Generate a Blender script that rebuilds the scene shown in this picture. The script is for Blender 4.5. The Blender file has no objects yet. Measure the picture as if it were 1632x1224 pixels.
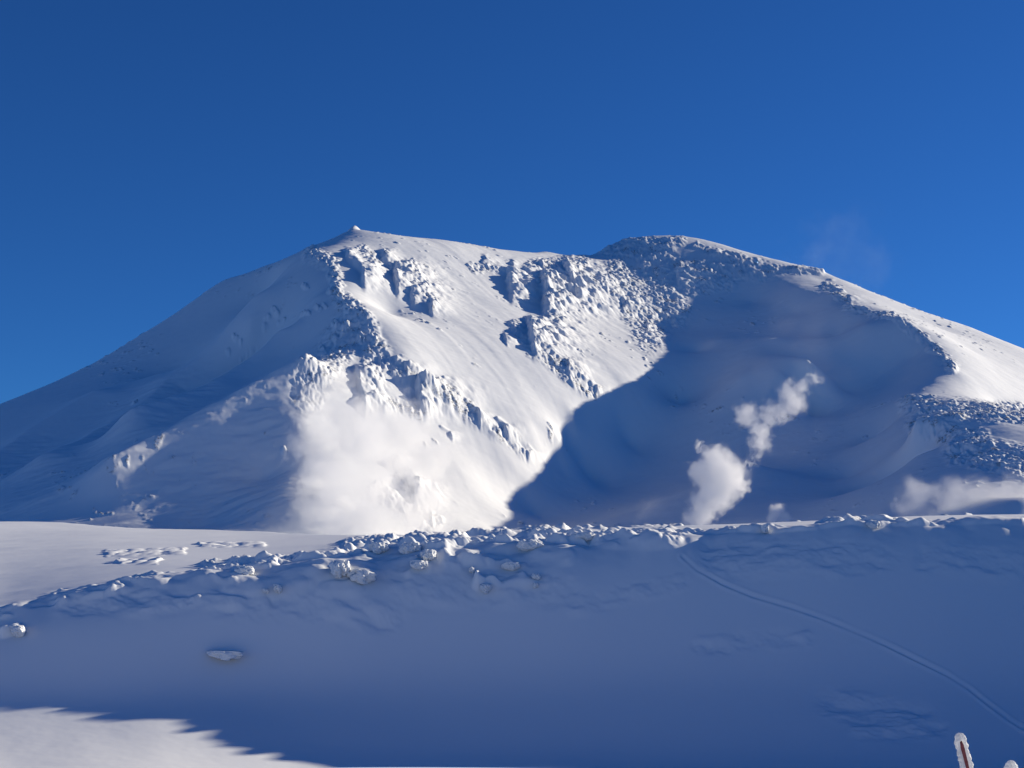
import bpy, math, os
import numpy as np
from mathutils import Vector

# ------------------------------------------------------------------ camera
F = 2242.0                       # focal length in photo pixels (photo is 1632 wide)
PITCH = math.radians(8.0)
CP, SP = math.cos(PITCH), math.sin(PITCH)
scene = bpy.context.scene
cam_d = bpy.data.cameras.new("camera")
cam = bpy.data.objects.new("camera", cam_d)
scene.collection.objects.link(cam)
cam_d.sensor_width = 36.0
cam_d.lens = 36.0 * F / 1632.0
cam_d.clip_start = 0.1
cam_d.clip_end = 60000.0
cam.location = (0, 0, 0)
cam.rotation_euler = (math.radians(90) + PITCH, 0, 0)
scene.camera = cam
scene.render.resolution_x, scene.render.resolution_y = 1024, 768

# ------------------------------------------------------------------ light
SUN_AZ, SUN_EL = math.radians(65.0), math.radians(17.0)     # azimuth to the right of the view
S = np.array([math.cos(SUN_EL) * math.sin(SUN_AZ), math.cos(SUN_EL) * math.cos(SUN_AZ), math.sin(SUN_EL)])
world = bpy.data.worlds.new("World")
scene.world = world
world.use_nodes = True
wn, wl = world.node_tree.nodes, world.node_tree.links
wn.clear()
sky = wn.new("ShaderNodeTexSky")
sky.sky_type = 'NISHITA'
sky.sun_disc = False
sky.sun_elevation = SUN_EL
sky.sun_rotation = SUN_AZ
sky.altitude = 1700
sky.air_density = 0.9
sky.dust_density = 0.05
sky.ozone_density = 5.0
wb = wn.new("ShaderNodeMix"); wb.data_type = 'RGBA'; wb.blend_type = 'MULTIPLY'
wb.inputs['Factor'].default_value = 1.0
wb.inputs[7].default_value = (0.25, 0.585, 0.95, 1)           # the camera's cool white balance
bg = wn.new("ShaderNodeBackground"); bg.inputs['Strength'].default_value = 0.077
wo = wn.new("ShaderNodeOutputWorld")
wl.new(sky.outputs[0], wb.inputs[6]); wl.new(wb.outputs[2], bg.inputs[0]); wl.new(bg.outputs[0], wo.inputs[0])

sun_d = bpy.data.lights.new("sun", 'SUN')
sun_d.energy = 5.0
sun_d.angle = math.radians(0.5)
sun_d.color = (1.0, 0.89, 0.70)
sun = bpy.data.objects.new("sun", sun_d)
scene.collection.objects.link(sun)
sun.rotation_euler = Vector(S).to_track_quat('Z', 'Y').to_euler()
sun.location = (60, 30, 60)

scene.view_settings.view_transform = 'Standard'
scene.view_settings.look = 'None'
scene.view_settings.exposure = 0.42
scene.view_settings.gamma = 1.0
scene.render.engine = 'CYCLES'
scene.cycles.use_denoising = True
scene.cycles.diffuse_bounces = 1
scene.cycles.volume_bounces = 14
scene.cycles.max_bounces = 16

# ------------------------------------------------------------------ helpers
def ray(u, v):
    a, b = (u - 816.0) / F, (612.0 - v) / F
    yy = CP - b * SP
    return a / yy, (SP + b * CP) / yy                     # x/Y, z/Y
def W(u, v, Y):
    rx, rz = ray(u, v)
    return (rx * Y, Y, rz * Y)
def project(x, y, z):
    yc = y * CP + z * SP; zc = -y * SP + z * CP
    yc = np.maximum(yc, 1e-3)
    return 816.0 + F * x / yc, 612.0 - F * zc / yc
def sstep(a, b, x):
    t = np.clip((x - a) / (b - a), 0, 1)
    return t * t * (3 - 2 * t)
def hash2(ix, iy, s):
    h = (ix.astype(np.int64) * 374761393 + iy.astype(np.int64) * 668265263 + s * 974634777) & 0xffffffff
    h = ((h ^ (h >> 13)) * 1274126177) & 0xffffffff
    return ((h ^ (h >> 16)) & 0xffffff).astype(np.float32) / 16777215.0
def vnoise(x, y, s=0):
    ix, iy = np.floor(x), np.floor(y)
    fx, fy = (x - ix).astype(np.float32), (y - iy).astype(np.float32)
    fx = fx * fx * fx * (fx * (fx * 6 - 15) + 10); fy = fy * fy * fy * (fy * (fy * 6 - 15) + 10)
    a, b = hash2(ix, iy, s), hash2(ix + 1, iy, s)
    c, d = hash2(ix, iy + 1, s), hash2(ix + 1, iy + 1, s)
    return (a + (b - a) * fx) * (1 - fy) + (c + (d - c) * fx) * fy - 0.5
def fbm(x, y, s=0, o=4, g=0.5):
    r = 0; A = 1.0
    c, sn = 0.8, 0.6
    for k in range(o):
        r = r + A * vnoise(x, y, s + k)
        x, y = 2.03 * (c * x - sn * y) + 7.1, 2.03 * (sn * x + c * y) + 3.7
        A *= g
    return r
def lumps(x, y, s=0, jitter=0.85):
    """round lumps: 1 at a lump's middle, falling to 0 between lumps, each of its own height"""
    ix, iy = np.floor(x), np.floor(y)
    best = np.zeros(x.shape, np.float32)
    for dx in (-1, 0, 1):
        for dy in (-1, 0, 1):
            cx, cy = ix + dx, iy + dy
            px = cx + 0.5 + jitter * (hash2(cx, cy, s) - 0.5)
            py = cy + 0.5 + jitter * (hash2(cx, cy, s + 11) - 0.5)
            r = 0.35 + 0.45 * hash2(cx, cy, s + 23)
            d2 = ((x - px) ** 2 + (y - py) ** 2) / (r * r)
            best = np.maximum(best, (r / 0.8) * (np.clip(1 - d2, 0, 1) ** 0.75).astype(np.float32))
    return best

class RBF:
    def __init__(self, pts, c, scale):
        keep = []
        for p in pts:                                     # two controls closer than 1% of the scale would fight
            if all(math.hypot(p[0] - q[0], p[1] - q[1]) > 0.008 * scale for q in keep): keep.append(p)
        P = np.array(keep, float); self.P = P[:, :2] / scale; self.c = c / scale; self.s = scale
        n = len(P)
        d = np.sqrt(((self.P[:, None] - self.P[None]) ** 2).sum(-1) + self.c ** 2)
        A = np.zeros((n + 3, n + 3)); A[:n, :n] = d
        A[:n, n] = 1; A[:n, n + 1:] = self.P; A[n:, :n] = A[:n, n:].T
        self.w = np.linalg.lstsq(A, np.r_[P[:, 2], 0, 0, 0], rcond=None)[0]
    def __call__(self, x, y):
        sh = x.shape; x = (x.ravel() / self.s).astype(np.float32); y = (y.ravel() / self.s).astype(np.float32)
        r = (self.w[-3] + self.w[-2] * x + self.w[-1] * y)
        for (px, py), w in zip(self.P, self.w[:-3]):
            r = r + w * np.sqrt((x - np.float32(px)) ** 2 + (y - np.float32(py)) ** 2 + np.float32(self.c ** 2))
        return r.reshape(sh)

def dense(poly, step):
    """resample a (u, v, Y) polyline"""
    out = []
    for p, q in zip(poly[:-1], poly[1:]):
        a, b = W(*p), W(*q)
        n = max(1, int(math.hypot(a[0] - b[0], a[1] - b[1]) / step))
        for k in range(n):
            t = k / n
            out.append(tuple((1 - t) * a[i] + t * b[i] for i in range(3)))
    out.append(W(*poly[-1]))
    return out

# ------------------------------------------------------------------ the mountain's surface
def mountain_points():
    pts = []
    sky_left = [(565, 361, 2175), (556, 367, 2160), (545, 374, 2120), (530, 385, 2040), (492, 408, 1890), (430, 428, 2102), (370, 452, 2135),
            (300, 495, 2119), (200, 552, 2067), (100, 603, 1974), (0, 645, 1907), (-200, 725, 1796), (-500, 800, 1692)]
    sky_mid = [(572, 366, 2168), (582, 370, 2156), (596, 374, 2151), (610, 377, 2145), (700, 389, 2232), (800, 401, 2300),
            (868, 401, 2376), (908, 411, 2340)]
    sky_back = [(905, 420, 2454), (930, 413, 2410), (965, 397, 2449), (1000, 384, 2482), (1040, 382, 2483), (1080, 379, 2480), (1105, 385, 2480),
            (1140, 401, 2487), (1215, 423, 2444), (1265, 424, 2363), (1310, 432, 2314), (1360, 452, 2283), (1450, 488, 2209), (1550, 527, 2286),
            (1632, 560, 2195), (1900, 665, 2127), (2300, 780, 1956)]
    for s in (sky_left, sky_mid, sky_back):
        d = dense(s, 70); pts += d
        for k, p in enumerate(d):
            if k % 3 == 0 and s is not sky_mid:
                pts.append((p[0] * 1.12, p[1] * 1.12, p[2] * 0.62)); pts.append((p[0] * 1.35, p[1] * 1.35, p[2] * 0.25))
    arete = [(492, 408, 2060), (522, 420, 1859), (540, 460, 1759), (575, 500, 1668), (570, 550, 1606), (500, 605, 1482), (478, 680, 1387),
            (482, 740, 1346), (465, 800, 1256), (470, 870, 1207)]
    pts += dense(arete[1:], 45)
    K = 1.05
    crest = [(1310, 445, 2265), (1335, 470, 2120), (1352, 487, 2049), (1385, 492, 2009), (1440, 515, 1881), (1485, 552, 1820), (1520, 590, 1726),
            (1445, 638, 1622), (1450, 700, 1407), (1480, 800, 1101)]
    pts += dense(crest, 45)
    edge = [(1062, 520, 2095), (1080, 565, 1924), (1000, 605, 1794), (935, 630, 1717), (890, 700, 1617), (892, 740, 1596), (845, 773, 1528),
            (795, 795, 1471), (806, 850, 1405)]
    pts += dense(edge, 50)
    single = [(400, 540, 1785), (300, 600, 1875), (200, 680, 1659), (350, 700, 1377), (0, 838, 1274), (150, 815, 1292), (330, 830, 1259),
            (0, 740, 1595), (-200, 820, 1448), (660, 850, 1309), (1000, 430, 2278), (1150, 500, 2139), (1140, 545, 1974), (1110, 562, 1964),
            (1200, 480, 2195), (1230, 540, 1918), (960, 830, 1395), (1330, 540, 1960), (1290, 590, 1778), (1290, 650, 1766), (1400, 600, 1810),
            (1400, 700, 1587), (1350, 760, 1456), (1200, 740, 1453), (1160, 835, 1246), (1350, 840, 1178), (1632, 680, 1683), (1800, 720, 1763),
            (1632, 800, 1021), (620, 430, 1918), (620, 500, 1759), (650, 570, 1584), (600, 660, 1468), (560, 720, 1403), (560, 800, 1325),
            (640, 740, 1428), (700, 660, 1530), (720, 560, 1665), (720, 470, 1903), (800, 460, 2006), (800, 560, 1722), (790, 650, 1593),
            (740, 760, 1462), (860, 520, 1882), (870, 610, 1693), (850, 690, 1592), (940, 500, 2026), (960, 570, 1823), (820, 740, 1533),
            (700, 430, 1987), (1380, 520, 1897), (1450, 570, 1822), (1250, 600, 1762), (1200, 680, 1678), (1080, 640, 1829), (1000, 700, 1721),
            (900, 780, 1564), (1080, 800, 1398), (1270, 460, 2180), (1450, 760, 1353), (1550, 560, 1900), (1580, 620, 1728), (1500, 525, 2070),
            (1632, 600, 1877), (420, 480, 1999), (250, 600, 1809), (100, 660, 1727), (300, 680, 1592), (100, 740, 1546), (400, 620, 1765),
            (450, 560, 1726), (420, 760, 1339), (250, 760, 1332), (1040, 480, 2161), (1100, 440, 2267), (1110, 525, 2083), (1060, 600, 1852),
            (975, 660, 1725), (920, 690, 1657), (930, 740, 1648), (850, 815, 1504), (1170, 430, 2290), (1265, 500, 2100), (180, 760, 1332),
            (60, 800, 1309), (340, 640, 1723), (160, 600, 1884), (1350, 620, 1796), (1180, 600, 1773), (970, 622, 1752), (905, 660, 1666),
            (480, 560, 1662), (380, 600, 1766), (500, 480, 1746)]
    pts += [W(*p) for p in single]
    for u, v, Y in [(-600, 860, 1300), (-300, 862, 1200), (-100, 858, 1150), (100, 858, 1130), (300, 860, 1120), (500, 880, 1050), (700, 880, 1130), (900, 868, 1200), (1100, 862, 1150),
                    (1300, 855, 1080), (1500, 850, 1000), (1700, 840, 1000), (2000, 850, 1000)]:
        pts.append(W(u, v, Y))
    for x in (-1500, -1000, -600, -300, 0, 300, 600, 1000, 1500):
        pts.append((x, 750, 14)); pts.append((x, 450, 2))
    for x, y, z in [(-1800, 2000, 60), (-2500, 1500, 0), (1900, 1800, 60), (2500, 1400, 0), (0, 3900, 20), (-1500, 3500, 10), (1500, 3500, 10), (-2200, 2800, 0), (2200, 2800, 0)]:
        pts.append((x, y, z))
    return pts

def seg(u, v, strokes):
    """largest of several soft capsules, in the bearings they have from the lookout"""
    m = np.zeros(u.shape, np.float32)
    for (a, b, c, d, r) in strokes:
        dx, dy = c - a, d - b; L = dx * dx + dy * dy + 1e-6
        t = np.clip(((u - a) * dx + (v - b) * dy) / L, 0, 1)
        q = np.hypot(u - a - t * dx, v - b - t * dy) / r
        m = np.maximum(m, np.clip(1.5 - q, 0, 1).astype(np.float32))
    return m * m * (3 - 2 * m)

def terrain(x, y):
    """height and bare-rock share of the ground at (x, y)"""
    r = np.hypot(x, y)
    h = np.zeros(x.shape, np.float32); rock = np.zeros(x.shape, np.float32)
    near, far = r < 800, r > 430
    if far.any():
        hm, rk = mountain(x[far], y[far]); h[far] = hm; rock[far] = rk
    if near.any():
        hn, rk = foreground(x[near], y[near])
        t = sstep(430, 800, r[near])
        h[near] = hn * (1 - t) + h[near] * t; rock[near] = rk * (1 - t) + rock[near] * t
    return h, rock

def blob(u, v, strokes):
    """flat-topped capsules with their own amount: (u0, v0, u1, v1, radius, amount)"""
    m = np.zeros(u.shape, np.float32)
    for (a, b, c, d, r, k) in strokes:
        dx, dy = c - a, d - b; L = dx * dx + dy * dy + 1e-6
        t = np.clip(((u - a) * dx + (v - b) * dy) / L, 0, 1)
        q = np.hypot(u - a - t * dx, v - b - t * dy) / r
        w = sstep(1.25, 0.75, q)
        m = np.maximum(m, (k * w).astype(np.float32))
    return m

def ribs(x, y):
    """ribs fanning down the mountain's left flank, each a chain of (u, v, distance) with its half width and height in metres"""
    m = np.zeros(x.shape, np.float32)
    for chain, r, k in RIBS:
        q = np.full(x.shape, 9.0)
        P = [W(*c) for c in chain]
        for p0, p1 in zip(P[:-1], P[1:]):
            dx, dy = p1[0] - p0[0], p1[1] - p0[1]; L = dx * dx + dy * dy
            t = np.clip(((x - p0[0]) * dx + (y - p0[1]) * dy) / L, 0, 1)
            q = np.minimum(q, np.hypot(x - p0[0] - t * dx, y - p0[1] - t * dy) / r)
        m = m + (k * np.exp(-1.1 * q ** 1.5)).astype(np.float32)
    return m

# raised scarps below the summit ridge, shaped to cast dark patches to their left
SHADE_SCARPS = [(546, 414, 568, 434, 11, 9), (600, 420, 618, 436, 14, 14), (618, 440, 645, 458, 12, 11), (668, 474, 680, 486, 7, 7),
           (764, 430, 800, 446, 14, 12), (806, 446, 850, 462, 19, 16), (856, 432, 866, 440, 10, 10), (890, 440, 900, 462, 17, 12), (868, 500, 882, 515, 7, 7),
           (800, 536, 832, 528, 16, 15), (775, 536, 800, 538, 5, 6), (868, 568, 898, 584, 8, 8), (905, 596, 945, 622, 5, 6),
           (616, 616, 654, 626, 16, 18), (626, 582, 640, 590, 8, 8), (560, 596, 570, 640, 10, 12), (704, 606, 718, 624, 5, 5),
           (734, 644, 758, 666, 6, 6), (786, 672, 800, 684, 6, 6), (700, 682, 714, 691, 3.5, 4), (622, 746, 650, 782, 11, 10), (612, 789, 613, 791, 5, 5),
           (664, 829, 684, 827, 4, 4), (832, 720, 836, 724, 5, 5), (957, 450, 984, 486, 8, 10), (1018, 438, 1072, 434, 9, 9), (1006, 522, 1026, 520, 4, 6),
           (1330, 482, 1350, 476, 4, 6)]
# the clumped rime on ribs and crags
RIME = [(995, 388, 1085, 384, 7), (1110, 392, 1210, 420, 6), (497, 406, 530, 420, 13), (530, 425, 540, 470, 9), (545, 480, 590, 520, 14), (560, 520, 490, 630, 26), (590, 530, 600, 620, 14), (600, 560, 660, 620, 14),
        (575, 400, 600, 420, 8), (655, 430, 690, 490, 9), (640, 590, 720, 640, 12), (720, 640, 840, 720, 11), (600, 640, 680, 660, 10),
        (750, 425, 790, 430, 6), (850, 425, 930, 420, 12), (870, 450, 890, 510, 14), (820, 520, 850, 560, 9), (850, 560, 945, 625, 12),
        (930, 440, 975, 470, 12), (975, 400, 1060, 400, 16), (985, 440, 1040, 530, 26), (1040, 430, 1075, 500, 24), (1070, 425, 1215, 432, 14), (1100, 460, 1160, 450, 12),
        (1215, 428, 1310, 432, 5), (1320, 455, 1345, 475, 8), (1350, 490, 1440, 512, 6), (1440, 515, 1520, 585, 8),
        (1445, 648, 1640, 660, 14), (1460, 680, 1560, 700, 16), (1530, 715, 1632, 740, 24), (640, 750, 660, 790, 12), (600, 780, 690, 835, 12)]
# small knobs of rime that stand into the sun on the shaded flank, with their height in metres
KNOBS = [(437, 504, 440, 506, 5, 8), (424, 518, 428, 515, 4, 6), (446, 520, 452, 514, 4, 5), (422, 530, 423, 532, 5, 7), (373, 556, 382, 560, 4, 7), (362, 580, 364, 578, 3, 5),
         (392, 584, 412, 572, 5, 7), (386, 590, 392, 588, 4, 6), (352, 632, 356, 631, 5, 7), (212, 667, 215, 667, 4, 6), (454, 722, 455, 722, 4, 6), (484, 457, 486, 457, 4, 7),
         (483, 513, 488, 511, 5, 8), (505, 497, 507, 498, 4, 7), (515, 491, 516, 492, 3, 6), (524, 465, 526, 467, 4, 7), (541, 476, 542, 474, 4, 6), (553, 496, 556, 499, 5, 7),
         (536, 520, 538, 524, 5, 8), (545, 536, 555, 526, 5, 8), (532, 540, 534, 546, 4, 7), (575, 540, 577, 545, 5, 7), (596, 545, 598, 548, 4, 6), (512, 556, 514, 558, 4, 6)]

M_RBF = None
def mountain(x, y):
    global M_RBF
    if M_RBF is None: M_RBF = RBF(mountain_points(), 8.0, 500.0)
    h = M_RBF(x, y)
    h = np.where(y < 300, h * sstep(-200, 300, y), h)
    R = np.hypot(x, y - 1500)
    h = h * (1 - sstep(2300, 4200, R)) - 20 * sstep(2300, 4200, R)
    u, v = project(x, y, h)
    on = sstep(900, 1100, y) * sstep(3200, 2700, y)
    # ribs and gullies fanning down the shaded flank
    wob = 3 * fbm(x / 60, y / 60, 80, 3)
    uu, vv = u + wob, v + wob
    h = h + on * ribs(x + 5 * fbm(x / 60, y / 60, 81, 2), y + 5 * fbm(x / 60, y / 60, 84, 2))
    h = h - 11 * np.exp(-((x - 392) ** 2 + (y - 1850) ** 2) / 45.0 ** 2)  # dip added in the crater bowl to keep stray sunlight off it
    # rolling drifts
    h = h + on * (3.0 * fbm(x / 140, y / 140, 1, 3) + 0.35 * fbm(x / 22, y / 22, 5, 4))
    # wind-scoured furrows running down the sunlit wall
    c, sn = math.cos(math.radians(-32)), math.sin(math.radians(-32))
    a, b = c * x - sn * y, sn * x + c * y
    wall = seg(u, v, [(700, 480, 850, 700, 110), (950, 470, 1000, 600, 60)])
    h = h + on * (0.3 + wall) * 0.85 * fbm(a / 26 + 0.2 * fbm(x / 60, y / 60, 9, 2), b / 260, 20, 3)
    lee = seg(u, v, [(420, 690, 250, 780, 60), (300, 650, 180, 740, 60), (60, 760, 20, 800, 50), (450, 790, 300, 830, 40)])
    a2, b2 = 0.94 * x + 0.34 * y, -0.34 * x + 0.94 * y
    h = h + on * (0.28 + lee) * (1.3 * fbm(a2 / 30, b2 / 9, 30, 3) + 0.55 * fbm(a2 / 11, b2 / 3.5, 34, 3))
    # shade-casting scarps, rime, knobs
    jit = 5 * fbm(x / 16, y / 16, 40, 3) + 2.5 * fbm(x / 5, y / 6, 44, 2)
    hc = 0 * h
    for (a0, b0, a1, b1, rr, D) in SHADE_SCARPS:
        near_ = (np.abs(u - (a0 + a1) / 2) < abs(a1 - a0) / 2 + 12 * rr) & (np.abs(v - (b0 + b1) / 2) < abs(b1 - b0) / 2 + 9 * rr)
        if not near_.any(): continue
        U, V = u[near_] + 0.7 * jit[near_], v[near_] + 0.7 * jit[near_] - 0.5 * rr
        dx, dy = a1 - a0, b1 - b0; L = dx * dx + dy * dy + 1e-6
        t = np.clip(((U - a0) * dx + (V - b0) * dy) / L, 0, 1)
        eu, ev = U - a0 - t * dx, V - b0 - t * dy
        sl = -(eu - rr) + 0.15 * ev
        face = sstep(0.55 * rr, -0.1 * rr, sl)                         # a scarp that faces left, away from the sun
        back = np.exp(-(np.maximum(-sl, 0) / (4.0 * rr)) ** 2)
        lat = np.where(ev < 0, -ev / 2.0, ev / 2.2)
        hc[near_] = np.maximum(hc[near_], 0.95 * rr * face * back * sstep(1.3 * rr, 0.2 * rr, lat))
    h = h + on * hc * (0.95 + 0.7 * fbm(x / 13, y / 16, 48, 4))
    rime = seg(u + jit, v - jit, RIME) * on
    rg = 0.5 - np.abs(fbm(x / 8, y / 10, 53, 4))
    lump = 1.0 * lumps(x / 8, y / 14, 50) + 1.3 * lumps(x / 4.2 + 3.3, y / 7, 51) + 1.0 * lumps(x / 2.6, y / 4, 52) + 5.0 * rg
    h = h + rime * (lump - 1.0 + 4 * fbm(x / 25, y / 25, 57, 3))
    h = h + on * blob(u + 0.8 * jit, v + 0.6 * jit, KNOBS) * (0.05 + 0.6 * lumps(x / 4.5, y / 5, 58) + 0.3 * lumps(x / 2.5, y / 3, 59))
    # stray crusts of rime all over the sunlit wall
    sp = fbm(x / 9, y / 9, 60, 3)
    band = sstep(0.05, 0.45, fbm(a / 60, b / 220, 62, 3))
    h = h + on * band * 1.6 * sstep(0.35, 0.6, sp)
    rock = np.clip(rime * 1.2 * sstep(0.1, 0.5, fbm(x / 14, y / 14, 66, 3)), 0, 1) + band * sstep(0.38, 0.6, sp)
    return h, np.clip(rock, 0, 1) * on

RIBS = [([(440, 632, 1700), (380, 662, 1640), (300, 722, 1560), (205, 785, 1480)], 34, 38),
        ([(480, 700, 1480), (400, 742, 1440), (300, 787, 1390), (170, 838, 1320)], 34, 25),
        ([(400, 590, 1830), (270, 665, 1740), (150, 750, 1580), (70, 812, 1450)], 44, 24),
        ([(150, 700, 1740), (40, 752, 1640), (-60, 800, 1530)], 40, 20)]

# snow ridge in front: for each bearing the foot, the change of slope, the upper edge and the skyline as (v, distance)
COLS = {
    -900: [(1195, 52), (1116, 61), (1030, 64), (812, 420)],
    -400: [(1197, 54), (1119, 62), (1000, 66), (818, 360)],
    0:    [(1200, 58.3), (1122, 63.3), (968, 67.3), (829, 300)],
    150:  [(1203, 58.4), (1122, 63.8), (938, 68.4), (834, 260)],
    250:  [(1205, 58.8), (1116, 64.3), (921, 69.2), (840, 230)],
    400:  [(1211, 59.8), (1100, 65.8), (908, 70.2), (846, 185)],
    550:  [(1215, 61), (1094, 66.6), (890, 71.2), (850, 135)],
    700:  [(1217, 62.3), (1090, 67.4), (880, 72.5), (851, 105)],
    900:  [(1218, 62.5), (1090, 67.6), (868, 73.3), (846, 90)],
    1100: [(1220, 62.5), (1090, 67.6), (855, 74), (836, 88)],
    1300: [(1222, 62.5), (1090, 67.6), (842, 74.2), (827, 88)],
    1500: [(1224, 62.5), (1090, 67.6), (834, 74.4), (821, 88)],
    1700: [(1226, 62.5), (1090, 67.6), (829, 74.6), (817, 88)],
    2200: [(1230, 60), (1090, 66.4), (815, 75), (805, 90)],
    2800: [(1234, 60), (1090, 66.4), (805, 75), (796, 90)],
}
def foreground(x, y):
    th = np.arctan2(x, y)
    us = np.array(sorted(COLS)); ths = np.arctan((us - 816) / F)
    T = np.linspace(ths[0], ths[-1], 600)
    ker = np.exp(-0.5 * (np.linspace(-3, 3, 25)) ** 2); ker /= ker.sum()
    def interp(vals):
        g = np.interp(T, ths, vals)
        g = np.convolve(np.pad(g, 12, mode='edge'), ker, 'valid')
        return np.interp(th, T, g)
    r = np.hypot(x, y)
    pts = []
    for j in range(4):
        R = []; Z = []
        for u in us:
            v, Y = COLS[u][j]
            X, _, Zz = W(u, v, Y)
            R.append(math.hypot(X, Y)); Z.append(Zz)
        pts.append((interp(R), interp(Z)))
    wig = 1.1 * fbm(th * 30, r / 9, 100, 3) + 0.3 * fbm(x / 1.8, y / 1.4, 103, 3)
    lipu = 1202 + 20 * np.clip((th - ths[2]) / (ths[-2] - ths[2]), -0.5, 1.5)
    zl = -(lipu - 927) / F * 12.5
    # profile: near field, lip, trough, foot, change of slope, upper edge, skyline, back slope
    R0, Z0 = pts[0]; R1, Z1 = pts[1]; R2, Z2 = pts[2]; R3, Z3 = pts[3]
    edge_shift = wig * sstep(-0.45, -0.2, th)
    r0 = r; r = r - 0.7 * edge_shift * np.exp(-((r - R2) / 1.3) ** 2)
    SL = 0.73 - 0.09 * sstep(-0.24, -0.18, th) * sstep(0.12, 0.02, th)     # the drift below the edge is gentler left of centre
    br = [(0 * r, 0 * r - 1.50), (0 * r + 12.5, zl), (0 * r + 22, zl - 4.2), (R0 - 7, Z0 - 1.0), (R0, Z0), (R1, Z1), (R2 - 1.7, Z2 - 1.7 * SL), (R2, Z2), (R3, Z3), (R3 * 1.18, Z3 - 1.0), (R3 * 1.7, Z3 - 14), (R3 * 3, Z3 - 14)]
    soft = [0, 0.08, 2, 2, 1.0, 0.7, 0.5, 0.16, 2.5, 6, 20, 20]
    h = br[0][1] + (br[1][1] - br[0][1]) / (br[1][0] - br[0][0]) * r
    for k in range(1, len(br) - 1):
        s0 = (br[k][1] - br[k - 1][1]) / (br[k][0] - br[k - 1][0])
        s1 = (br[k + 1][1] - br[k][1]) / (br[k + 1][0] - br[k][0])
        w = soft[k]; q = np.maximum((r - br[k][0]) / w, -30)
        h = h + (s1 - s0) * (np.where(q > 20, q, np.log1p(np.exp(np.minimum(q, 20.0)))) * w)
    r = r0; front = sstep(-0.5, 2, y)
    h = np.where(y > 0, h, -1.5 - 0.25 * np.maximum(-y - 2, 0) * sstep(0, 8, -y) * (r < 60) - 14.5 * (r >= 60) * (y < 0))
    h = h + 16 * np.exp(-((x - 76) / 22) ** 2 - ((y - 56) / 17) ** 2)      # unseen hill added on the right to keep the sun off the trough
    u, v = project(x, y, h)
    on = sstep(36, 42, r) * front
    h = h + on * (0.10 * fbm(x / 9, y / 9, 110, 3) + 0.008 * fbm(x / 0.9, y / 0.6, 115, 3) + 0.6 * sstep(95, 160, r) * fbm(x / 60, y / 60, 112, 2))
    h = h + sstep(2, 6, r) * (1 - on) * 0.012 * fbm(x / 1.5, y / 1.0, 118, 3) * front
    # crusted, broken snow along the upper edge
    jit = 10 * fbm(x / 2.2, y / 2.2, 120, 3)
    rough = seg(u + jit, v + 0.7 * jit, CRUST) * on
    lump = 0.34 * lumps(x / 1.7, y / 0.95, 130) + 0.17 * lumps(x / 0.75, y / 0.5, 131) + 0.07 * lumps(x / 0.33, y / 0.25, 132)
    clus = 0.12 + 0.88 * sstep(-0.08, 0.3, fbm(x / 2.1, y / 1.4, 137, 3))
    lump = lump * (1 + 0.4 * sstep(300, 360, u) * sstep(1080, 900, u))
    h = h + rough * (lump * clus + 0.45 * fbm(x / 3.2, y / 1.6, 135, 3))
    h = h + on * seg(u + jit, v, STREAKS) * 0.22 * lumps(x / 1.1, y / 2.2, 138)
    soft_d = seg(u + 2 * jit, v + jit, SOFT) * on
    h = h + soft_d * (0.22 * fbm(x / 1.6, y / 0.7, 140, 4))
    # ski track
    du = np.full(u.shape, 1e9); side = np.zeros(u.shape)
    for (a, b), (c, d) in zip(TRACK[:-1], TRACK[1:]):
        dx, dy = c - a, d - b; L = dx * dx + dy * dy
        t = np.clip(((u - a) * dx + (v - b) * dy) / L, 0, 1)
        e1, e2 = u - a - t * dx, v - b - t * dy
        q = np.hypot(e1, e2); m = q < du
        du = np.where(m, q, du); side = np.where(m, np.sign(dx * e2 - dy * e1) * q, side)
    h = h + on * (-0.055 * np.exp(-(side / 2.6) ** 2) + 0.035 * np.exp(-((side - 5) / 2.4) ** 2) + 0.03 * np.exp(-((side + 5) / 2.4) ** 2)) * (du < 30) * (1.0 + 1.3 * vnoise(x / 0.7, y / 0.7, 150))
    return h, np.zeros(x.shape, np.float32)

CRUST = [(-60, 985, 160, 945, 7), (100, 950, 330, 918, 9), (330, 915, 480, 905, 16), (370, 930, 480, 925, 16), (480, 912, 640, 890, 24), (520, 940, 570, 935, 12), (560, 878, 820, 868, 17),
         (640, 898, 900, 885, 14), (820, 862, 1070, 858, 12), (760, 930, 870, 925, 9), (1060, 850, 1300, 840, 4), (1300, 838, 1632, 830, 4), (300, 960, 420, 960, 10), (0, 1005, 30, 1000, 7)]
STREAKS = [(170, 882, 290, 878, 5), (320, 868, 420, 868, 4), (190, 896, 250, 894, 4)]
SOFT = [(350, 960, 620, 980, 24), (640, 940, 900, 940, 26), (920, 965, 1080, 930, 18), (1140, 890, 1400, 890, 26), (1330, 915, 1400, 900, 16), (1480, 890, 1620, 900, 24),
        (1120, 1030, 1280, 1015, 14), (1330, 1120, 1460, 1150, 26), (1370, 1165, 1500, 1165, 14), (100, 960, 300, 960, 18)]
TRACK = [(1088, 888), (1110, 908), (1150, 930), (1200, 950), (1260, 968), (1310, 985), (1360, 1006), (1410, 1028), (1460, 1052), (1510, 1076), (1545, 1098), (1575, 1122), (1610, 1148), (1660, 1180)]

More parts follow.
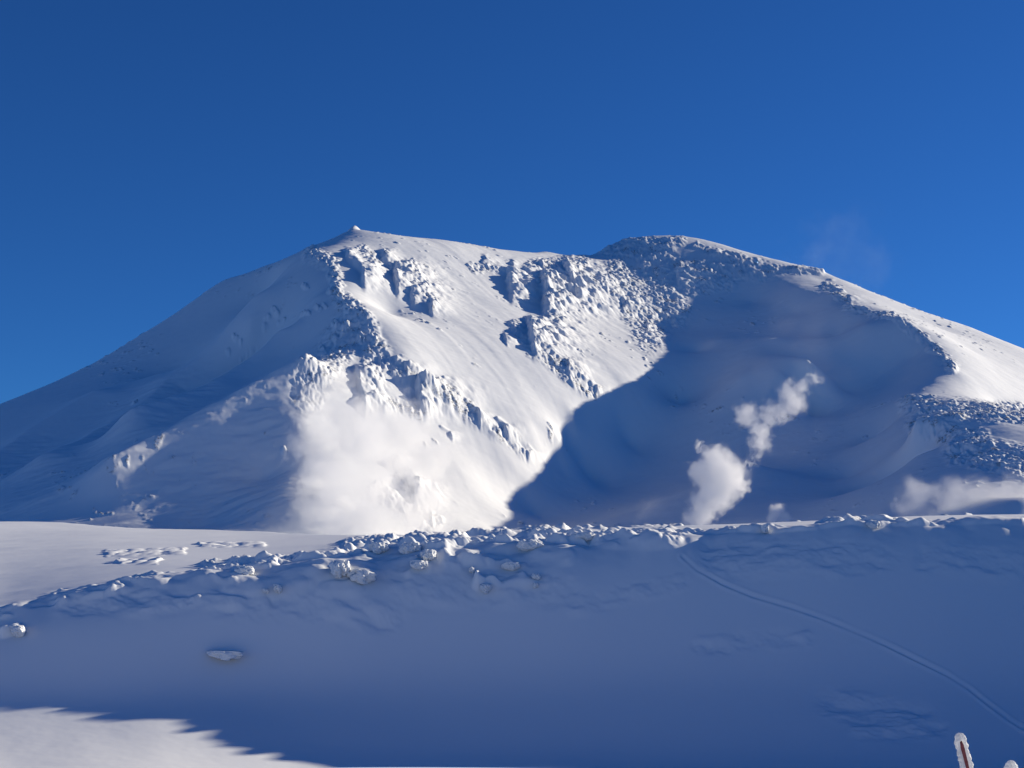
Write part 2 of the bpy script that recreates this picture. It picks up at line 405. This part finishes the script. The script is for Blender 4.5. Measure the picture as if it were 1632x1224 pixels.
# ------------------------------------------------------------------ materials
def mat_snow():
    m = bpy.data.materials.new("snow"); m.use_nodes = True
    n, l = m.node_tree.nodes, m.node_tree.links
    b = n["Principled BSDF"]
    at = n.new("ShaderNodeAttribute"); at.attribute_name = "rock"
    nz = n.new("ShaderNodeTexNoise"); nz.inputs['Scale'].default_value = 0.35; nz.inputs['Detail'].default_value = 6
    geo = n.new("ShaderNodeNewGeometry"); l.new(geo.outputs['Position'], nz.inputs['Vector'])
    mr = n.new("ShaderNodeMapRange"); mr.inputs[1].default_value = 0.48; mr.inputs[2].default_value = 0.60
    l.new(nz.outputs['Fac'], mr.inputs[0])
    mu = n.new("ShaderNodeMath"); mu.operation = 'MULTIPLY'; l.new(at.outputs['Fac'], mu.inputs[0]); l.new(mr.outputs[0], mu.inputs[1])
    mx = n.new("ShaderNodeMix"); mx.data_type = 'RGBA'
    mx.inputs[6].default_value = (0.85, 0.87, 0.89, 1); mx.inputs[7].default_value = (0.30, 0.31, 0.32, 1)
    l.new(mu.outputs[0], mx.inputs[0]); l.new(mx.outputs[2], b.inputs['Base Color'])
    b.inputs['Roughness'].default_value = 0.65
    b.inputs['Specular IOR Level'].default_value = 0.25
    return m
SNOW = mat_snow()
def plain(name, col, rough=0.6, scale=30.0, var=0.15):
    m = bpy.data.materials.new(name); m.use_nodes = True
    n, l = m.node_tree.nodes, m.node_tree.links
    b = n["Principled BSDF"]; b.inputs['Roughness'].default_value = rough; b.inputs['Specular IOR Level'].default_value = 0.3
    nz = n.new("ShaderNodeTexNoise"); nz.inputs['Scale'].default_value = scale; nz.inputs['Detail'].default_value = 4
    tc = n.new("ShaderNodeTexCoord"); l.new(tc.outputs['Object'], nz.inputs['Vector'])
    mx = n.new("ShaderNodeMix"); mx.data_type = 'RGBA'
    mx.inputs[6].default_value = tuple(c * (1 - var) for c in col) + (1,); mx.inputs[7].default_value = tuple(min(1, c * (1 + var)) for c in col) + (1,)
    l.new(nz.outputs['Fac'], mx.inputs[0]); l.new(mx.outputs[2], b.inputs['Base Color'])
    return m
RIME_MAT = plain("rime", (0.80, 0.82, 0.84), 0.7, 8.0, 0.05)
def frost():
    m = plain("frost", (0.84, 0.86, 0.88), 0.7, 30.0, 0.05)
    n, l = m.node_tree.nodes, m.node_tree.links
    tr = n.new("ShaderNodeBsdfTranslucent"); tr.inputs[0].default_value = (0.86, 0.87, 0.90, 1)
    mx = n.new("ShaderNodeMixShader"); mx.inputs[0].default_value = 0.45
    l.new(n["Principled BSDF"].outputs[0], mx.inputs[1]); l.new(tr.outputs[0], mx.inputs[2]); l.new(mx.outputs[0], n["Material Output"].inputs[0])
    return m
FROST = frost()

# ------------------------------------------------------------------ the ground as meshes
Q = float(os.environ.get("Q", "1"))
def angles(fine, half, mid_step, mid_to):
    a = list(np.arange(-half, half + 1e-9, fine))
    s = mid_step; t = half
    out = []
    while t < mid_to:
        t += s; s *= 1.12; out.append(t)
    return np.radians(np.array([-q for q in reversed(out)] + a + out))
def grid_mesh(name, th, rr, kind="structure"):
    T, R = np.meshgrid(th, rr)
    x, y = (R * np.sin(T)).astype(np.float64), (R * np.cos(T)).astype(np.float64)
    z, rock = terrain(x, y)
    nr, nt = x.shape
    co = np.stack([x, y, z], -1).astype(np.float32).reshape(-1)
    idx = np.arange(nr * nt, dtype=np.int32).reshape(nr, nt)
    q = np.stack([idx[:-1, :-1], idx[:-1, 1:], idx[1:, 1:], idx[1:, :-1]], -1)[..., ::-1].reshape(-1)
    me = bpy.data.meshes.new(name)
    me.vertices.add(nr * nt); me.vertices.foreach_set("co", co)
    nq = len(q) // 4
    me.loops.add(len(q)); me.loops.foreach_set("vertex_index", q)
    me.polygons.add(nq); me.polygons.foreach_set("loop_start", np.arange(0, nq * 4, 4, dtype=np.int32))
    me.polygons.foreach_set("loop_total", np.full(nq, 4, np.int32))
    me.polygons.foreach_set("use_smooth", np.ones(nq, bool))
    at = me.attributes.new("rock", 'FLOAT', 'POINT'); at.data.foreach_set("value", rock.astype(np.float32).ravel())
    me.update(calc_edges=True)
    me.materials.append(SNOW)
    o = bpy.data.objects.new(name, me); scene.collection.objects.link(o)
    o["kind"] = kind
    return o
def rows(*spans):
    out = [spans[0][0]]
    for a, b, s in spans:
        n = max(1, int(round((b - a) / (s * Q))))
        out += list(np.linspace(a, b, n + 1)[1:])
    return np.array(out)
TH = angles(0.042 * Q, 22.0, 0.1 * Q, 100)
RJ = 420.0
fg = grid_mesh("snow_ground", TH, rows((1.0, 14, 0.15), (14, 46, 1.5), (46, 54, .25), (54, 79, 0.055), (79, 100, 0.2), (100, 200, 0.8), (200, RJ, 2.5)))
mt = grid_mesh("mountain", TH, rows((RJ, 1000, 20), (1000, 1150, 4), (1150, 2300, 1.6), (2300, 2600, 4), (2600, 6000, 60)))

# ------------------------------------------------------------------ things
def surf(u, v, lo=600, hi=2600, n=800, fn=None):
    """distance at which the line of sight towards (u, v) meets the ground"""
    rx, rz = ray(u, v)
    Y = np.linspace(lo, hi, n)
    h = terrain(rx * Y, Y)[0]
    k = np.where(h >= rz * Y)[0]
    return float(Y[k[0]]) if len(k) else hi
def tag(o, label, cat, group=None):
    o["label"] = label; o["category"] = cat
    if group: o["group"] = group
    return o
def mesh_obj(name, verts, faces, mat, parent=None, smooth=True):
    me = bpy.data.meshes.new(name); me.from_pydata([tuple(map(float, q)) for q in verts], [], faces); me.update()
    if smooth: me.polygons.foreach_set("use_smooth", [True] * len(me.polygons))
    me.materials.append(mat)
    o = bpy.data.objects.new(name, me); scene.collection.objects.link(o); o.parent = parent
    return o
import bmesh
def ico(sub):
    bm = bmesh.new(); bmesh.ops.create_icosphere(bm, subdivisions=sub, radius=1.0)
    V = np.array([q.co[:] for q in bm.verts]); Fc = [[q.index for q in f.verts] for f in bm.faces]; bm.free()
    return V, Fc
ICO5, ICO5F = ico(5)
ICO2, ICO2F = ico(2)

# snow-crusted blocks lying along the broken edge of the ridge: (u, v, radius px, stretch, label)
BLOCKS = [
    (362, 1048, 12, 2.3, "lone wedge-shaped snow block half buried in the shaded slope below the crust"),
    (30, 1008, 10, 1.2, "small snow block low on the slope at the far left edge of the picture"),
    (392, 914, 11, 1.4, "rime block just under the ridge edge, left end of the brightest crust"),
    (424, 943, 5, 1.0, "pebble-sized snow lump directly left of a taller snow lump under the ridge edge"),
    (443, 940, 8, 0.8, "upright sunlit snow lump standing alone under the ridge edge"),
    (544, 912, 17, 0.9, "large bright rime block hanging down the slope, biggest sunlit mass of the crust"),
    (575, 922, 13, 1.5, "broad rime block right beside the biggest sunlit mass of the crust"),
    (603, 878, 12, 1.3, "round rime boulder on the ridge top below the foot of the big steam cloud"),
    (655, 879, 13, 1.4, "twin-topped rime boulder on the ridge top in front of the crags in the steam"),
    (683, 889, 12, 1.0, "rime boulder just below and right of the twin-topped boulder"),
    (668, 903, 9, 1.6, "flat oval snow slab below the ridge-top rime boulders"),
    (752, 910, 6, 0.8, "small tilted snow chip below the middle of the crust"),
    (774, 940, 9, 1.0, "ragged snow lump alone on the shaded slope under the middle of the crust"),
    (815, 905, 8, 1.6, "flat snow plate on the shaded slope right of the ragged lump"),
    (855, 921, 6, 1.2, "upper of two small snow lumps, one above the other, on the shaded slope"),
    (854, 934, 5, 1.0, "lower of two small snow lumps, one above the other, on the shaded slope"),
    (845, 872, 11, 1.9, "wide rime block at the ridge edge beneath the crater shadow's left end"),
    (930, 858, 9, 2.0, "low rime hummock on the ridge edge left of the dense steam plume"),
    (1218, 846, 8, 0.9, "snow lump hanging from the ridge edge below the smallest steam puff"),
    (1392, 838, 7, 1.5, "snow lump on the ridge edge below the left end of the long steam bank"),
]
for i, (u, v, rp, st, lab) in enumerate(BLOCKS):
    Y = surf(u, v, 50, 110, 3000)
    x, y, z = W(u, v, Y); r = 0.95 * rp / F * Y
    o_ = np.array([i * 7.3, i * 3.1])
    n = ICO5
    d = 1 + 0.45 * fbm(n[:, 0] * 1.4 + o_[0], n[:, 1] * 1.4 + n[:, 2] * 1.1 + o_[1], 200 + i, 3) + 0.22 * lumps(n[:, 0] * 2.4 + n[:, 2] * 1.3 + o_[0], n[:, 1] * 2.4 - n[:, 2] * 1.7, 230 + i) \
        + 0.10 * fbm(n[:, 0] * 9 + n[:, 2] * 5, n[:, 1] * 9 - n[:, 2] * 6 + o_[1], 260, 3)
    d = d - 0.05
    P = n * d[:, None] * np.array([r * st, r * 1.1, r * 0.95])
    P[:, 2] = np.minimum(P[:, 2], (0.75 if st < 2.2 else 0.20) * r - 0.05 * P[:, 0])
    o = mesh_obj("snow_block", P, ICO5F, RIME_MAT)
    o.location = (x, y - (0.35 if st < 2.2 else 0.7) * r, z + (0.4 if st < 2.2 else 0.75) * r)
    tag(o, lab, "snow block", "snow blocks along the ridge edge")

# marker poles crusted with rime, standing just beyond the near lip
def marker_pole(base, top, core_r, rime_r, core_mat, label, seed, slit=0.95):
    base, top = Vector(base), Vector(top)
    ax = top - base; Lh = ax.length
    root = bpy.data.objects.new("marker_pole", None); scene.collection.objects.link(root)
    root.location = base; root.rotation_euler = ax.to_track_quat('Z', 'Y').to_euler(); root.empty_display_size = 0.1
    tag(root, label, "marker pole", "rime-crusted marker poles")
    nv, nz_ = 24, 40
    V = []; Fc = []
    for j in range(nz_ + 1):
        zz = Lh * j / nz_; rr = core_r * (1.0 if j < nz_ - 1 else (0.9 if j == nz_ - 1 else 0.6))
        for k in range(nv): a_ = 2 * math.pi * k / nv; V.append((rr * math.cos(a_), rr * math.sin(a_), zz))
    for j in range(nz_):
        for k in range(nv): Fc.append([j * nv + k, j * nv + (k + 1) % nv, (j + 1) * nv + (k + 1) % nv, (j + 1) * nv + k])
    Fc.append([nz_ * nv + k for k in range(nv)]); Fc.append([k for k in range(nv)][::-1])
    mesh_obj("pole", V, Fc, core_mat, root)
    # the crust wraps the pole but leaves a slit down the front
    inv = root.rotation_euler.to_matrix().inverted()
    fd = inv @ Vector((0, -1, 0)); a0 = math.atan2(fd.y, fd.x)
    nk, nj = 48, 150
    V = []; Fc = []
    top_ext = rime_r * 1.25
    for j in range(nj + 1):
        zz = (Lh + top_ext) * j / nj
        over = max(0.0, (zz - Lh + rime_r * 0.2) / (top_ext + rime_r * 0.2))
        sl = slit * max(0.0, 1 - over * 6) * (0.75 + 0.5 * float(vnoise(np.array([zz * 14.0]), np.array([seed * 1.0]), 5)[0] + 0.5)) + 0.02
        capf = math.sqrt(max(0.0, 1 - over ** 2))
        for k in range(nk + 1):
            t = k / nk; a_ = a0 + sl + (2 * math.pi - 2 * sl) * t
            ends = min(1.0, 7 * t, 7 * (1 - t)) ** 0.5
            lmp = float(lumps(np.array([a_ * 1.6 + seed]), np.array([zz / (rime_r * 0.55)]), 300)[0]); f2 = float(fbm(np.array([a_ * 5.0]), np.array([zz * 120.0]), 310, 2)[0])
            side = abs(math.sin(a_ - a0)) ** 1.0
            rr = (rime_r * (0.50 + 0.34 * side + 0.26 * lmp + 0.12 * f2) * ends + core_r * 1.05 * (1 - ends)) * capf
            V.append((rr * math.cos(a_), rr * math.sin(a_), zz))
    for j in range(nj):
        for k in range(nk): q = j * (nk + 1) + k; Fc.append([q, q + 1, q + nk + 2, q + nk + 1])
    mesh_obj("rime_crust", V, Fc, FROST, root)
    return root
RED = plain("red_paint", (0.20, 0.05, 0.055), 0.5, 40, 0.35)
DARK = plain("dark_metal", (0.05, 0.06, 0.06), 0.5, 40, 0.3)
pt = W(1531, 1181, 17.5); pb = W(1563, 1275, 17.2)
marker_pole((pb[0] + 0.12, pb[1], pb[2] - 0.9), pt, 0.026, 0.080, RED, "leaning marker pole with a red core, thickly crusted with rime, in the lower right corner", 1)
pt2 = W(1612, 1226, 17.0)
marker_pole((pt2[0] + 0.10, pt2[1], pt2[2] - 1.2), pt2, 0.022, 0.085, DARK, "tip of a dark marker pole in a white ring of rime at the lower edge", 2, 0.9)

# ------------------------------------------------------------------ steam
def steam(label, puffs, density, soft=0.55, warp=0.35, grain=1.0, cut=0.0, name="steam_plume", group=None):
    """puffs: (u, v, radius px, Y). One closed hull round the puffs; the vapour inside thins towards each puff's rim."""
    C = [np.array(W(u, v, Y)) for u, v, r, Y in puffs]; R = [1.35 * r / F * Y for u, v, r, Y in puffs]
    base = np.mean(C, 0); rm = float(np.mean(R))
    V = []; Fc = []
    for c, r in zip(C, R):
        off = len(V); V += list(ICO2 * (r * 1.12 + warp * rm * 0.8) + (c - base)); Fc += [[off + q for q in f] for f in ICO2F]
    m = bpy.data.materials.new("steam"); m.use_nodes = True
    n, l = m.node_tree.nodes, m.node_tree.links; n.clear()
    out = n.new("ShaderNodeOutputMaterial"); pv = n.new("ShaderNodeVolumePrincipled"); l.new(pv.outputs[0], out.inputs['Volume'])
    pv.inputs['Color'].default_value = (0.995, 0.995, 0.995, 1); pv.inputs['Anisotropy'].default_value = 0.0
    tc = n.new("ShaderNodeTexCoord")
    rm = float(np.mean(R))
    nz = n.new("ShaderNodeTexNoise"); nz.inputs['Scale'].default_value = 1.1 * grain / rm; nz.inputs['Detail'].default_value = 4; nz.inputs['Roughness'].default_value = 0.6
    l.new(tc.outputs['Object'], nz.inputs['Vector'])
    sub = n.new("ShaderNodeVectorMath"); sub.operation = 'SUBTRACT'; l.new(nz.outputs['Color'], sub.inputs[0]); sub.inputs[1].default_value = (0.5, 0.5, 0.5)
    sc = n.new("ShaderNodeVectorMath"); sc.operation = 'SCALE'; l.new(sub.outputs[0], sc.inputs[0]); sc.inputs[3].default_value = 6 * warp * rm
    ad = n.new("ShaderNodeVectorMath"); ad.operation = 'ADD'; l.new(tc.outputs['Object'], ad.inputs[0]); l.new(sc.outputs[0], ad.inputs[1])
    last = None
    for (c, r), pf in zip(zip(C, R), puffs):
        d = n.new("ShaderNodeVectorMath"); d.operation = 'DISTANCE'; l.new(ad.outputs[0], d.inputs[0]); d.inputs[1].default_value = tuple(c - base)
        k = n.new("ShaderNodeMapRange"); k.interpolation_type = 'SMOOTHSTEP'; l.new(d.outputs['Value'], k.inputs[0])
        k.inputs[1].default_value = r * (1.0 - soft); k.inputs[2].default_value = r * 1.08; k.inputs[3].default_value = 1.0; k.inputs[4].default_value = 0.0
        if last is None: last = k.outputs[0]
        else:
            mx = n.new("ShaderNodeMath"); mx.operation = 'MAXIMUM'; l.new(last, mx.inputs[0]); l.new(k.outputs[0], mx.inputs[1]); last = mx.outputs[0]
    if cut > 0:
        n2 = n.new("ShaderNodeMapRange"); l.new(nz.outputs['Fac'], n2.inputs[0]); n2.inputs[1].default_value = 0.5 - 0.2; n2.inputs[2].default_value = 0.5 + 0.15; n2.inputs[3].default_value = 1 - cut; n2.inputs[4].default_value = 1.0
        mm = n.new("ShaderNodeMath"); mm.operation = 'MULTIPLY'; l.new(last, mm.inputs[0]); l.new(n2.outputs[0], mm.inputs[1]); last = mm.outputs[0]
    dn = n.new("ShaderNodeMath"); dn.operation = 'MULTIPLY'; l.new(last, dn.inputs[0]); dn.inputs[1].default_value = density; l.new(dn.outputs[0], pv.inputs['Density'])
    o = mesh_obj("tmp", V, Fc, m)
    md = o.modifiers.new("r", 'REMESH'); md.mode = 'VOXEL'; md.voxel_size = min(R) * 0.4
    dg = bpy.context.evaluated_depsgraph_get()
    me = bpy.data.meshes.new_from_object(o.evaluated_get(dg))
    bpy.data.objects.remove(o)
    me.materials.clear(); me.materials.append(m)
    q = bpy.data.objects.new(name, me); scene.collection.objects.link(q); q.location = tuple(base)
    tag(q, label, "steam", group)
    return q
G = "steam rising from the vents"
D = 1180.0
steam("dense white steam plume climbing out of the shaded crater, thickest of them all",
      [(1106, 842, 14, D), (1112, 830, 18, D), (1122, 808, 20, D), (1140, 787, 25, D), (1149, 762, 33, D), (1116, 752, 17, D), (1142, 734, 20, D), (1172, 770, 18, D), (1114, 710, 7, D), (1178, 748, 7, D), (1190, 738, 6, D)], 0.14, soft=0.65, warp=0.42, grain=1.4, group=G)
steam("detached Y-shaped puff of steam floating up and to the right above the thickest plume",
      [(1207, 722, 9, D), (1212, 705, 15, D), (1213, 684, 16, D), (1191, 662, 17, D), (1228, 660, 16, D), (1246, 656, 15, D), (1266, 642, 18, D), (1258, 624, 15, D), (1278, 616, 12, D), (1300, 604, 9, D), (1196, 742, 5, D)], 0.11, soft=0.75, warp=0.45, grain=1.3, cut=0.4, group=G)
if os.environ.get("NOMIST") is None:
    L = lambda u, v, r: (u, v, r, surf(u, v) - 1.1 * r)
    steam("wide soft cloud of steam hiding the foot of the sunlit wall on the left",
      [(520, 830, 26, 1150), (530, 800, 40, 1180), (525, 760, 42, 1220), (515, 715, 38, 1280), (500, 690, 26, 1330), (500, 640, 26, 1420), (540, 620, 28, 1480), (570, 680, 46, 1350), (590, 740, 58, 1260), (580, 810, 56, 1170),
       (640, 700, 48, 1330), (665, 825, 50, 1200), (690, 740, 40, 1320)], 0.06, soft=0.7, warp=0.6, grain=1.3, cut=0.92, group=G)
    steam("small white puff of steam peeping over the ridge just right of the thickest plume", [(1238, 816, 12, D), (1252, 824, 9, D), (1230, 826, 9, D)], 0.14, group=G)
    steam("long bank of steam lying behind the ridge at the right edge of the picture",
      [(1462, 792, 25, 1050), (1487, 779, 16, 1050), (1440, 803, 14, 1050), (1520, 794, 30, 1050), (1560, 798, 32, 1050), (1600, 798, 34, 1050), (1650, 798, 36, 1050), (1700, 800, 36, 1050)], 0.05, soft=0.8, warp=0.3, cut=0.4, group=G)
    steam("faint transparent wisp of steam low in the shaded crater, left of the thickest plume", [(1040, 818, 24, 1250), (1020, 826, 14, 1250), (1066, 826, 16, 1250)], 0.010, soft=0.9, warp=0.5, cut=0.9, group=G)

    steam("small bright puff of steam at the foot of the wide cloud, nearest the ridge", [(524, 838, 14, 1120), (536, 822, 15, 1120), (520, 818, 11, 1120), (552, 830, 11, 1120)], 0.05, soft=0.9, warp=0.4, group=G)
    steam("faint bluish veil of steam drifting up in front of the crater's right wall",
          [(1235, 560, 60, 1500), (1300, 520, 70, 1560), (1320, 620, 60, 1480), (1262, 700, 56, 1400), (1316, 700, 44, 1400), (1280, 470, 50, 1650)], 0.0011, soft=1.0, warp=0.5, cut=0.9, name="steam_veil", group=G)
    steam("barely visible wisp of steam in the blue sky above the right shoulder of the mountain",
          [(1345, 385, 50, 1700), (1390, 420, 40, 1700), (1300, 400, 36, 1700)], 0.0013, soft=1.0, warp=0.6, cut=0.9, name="steam_veil", group=G)
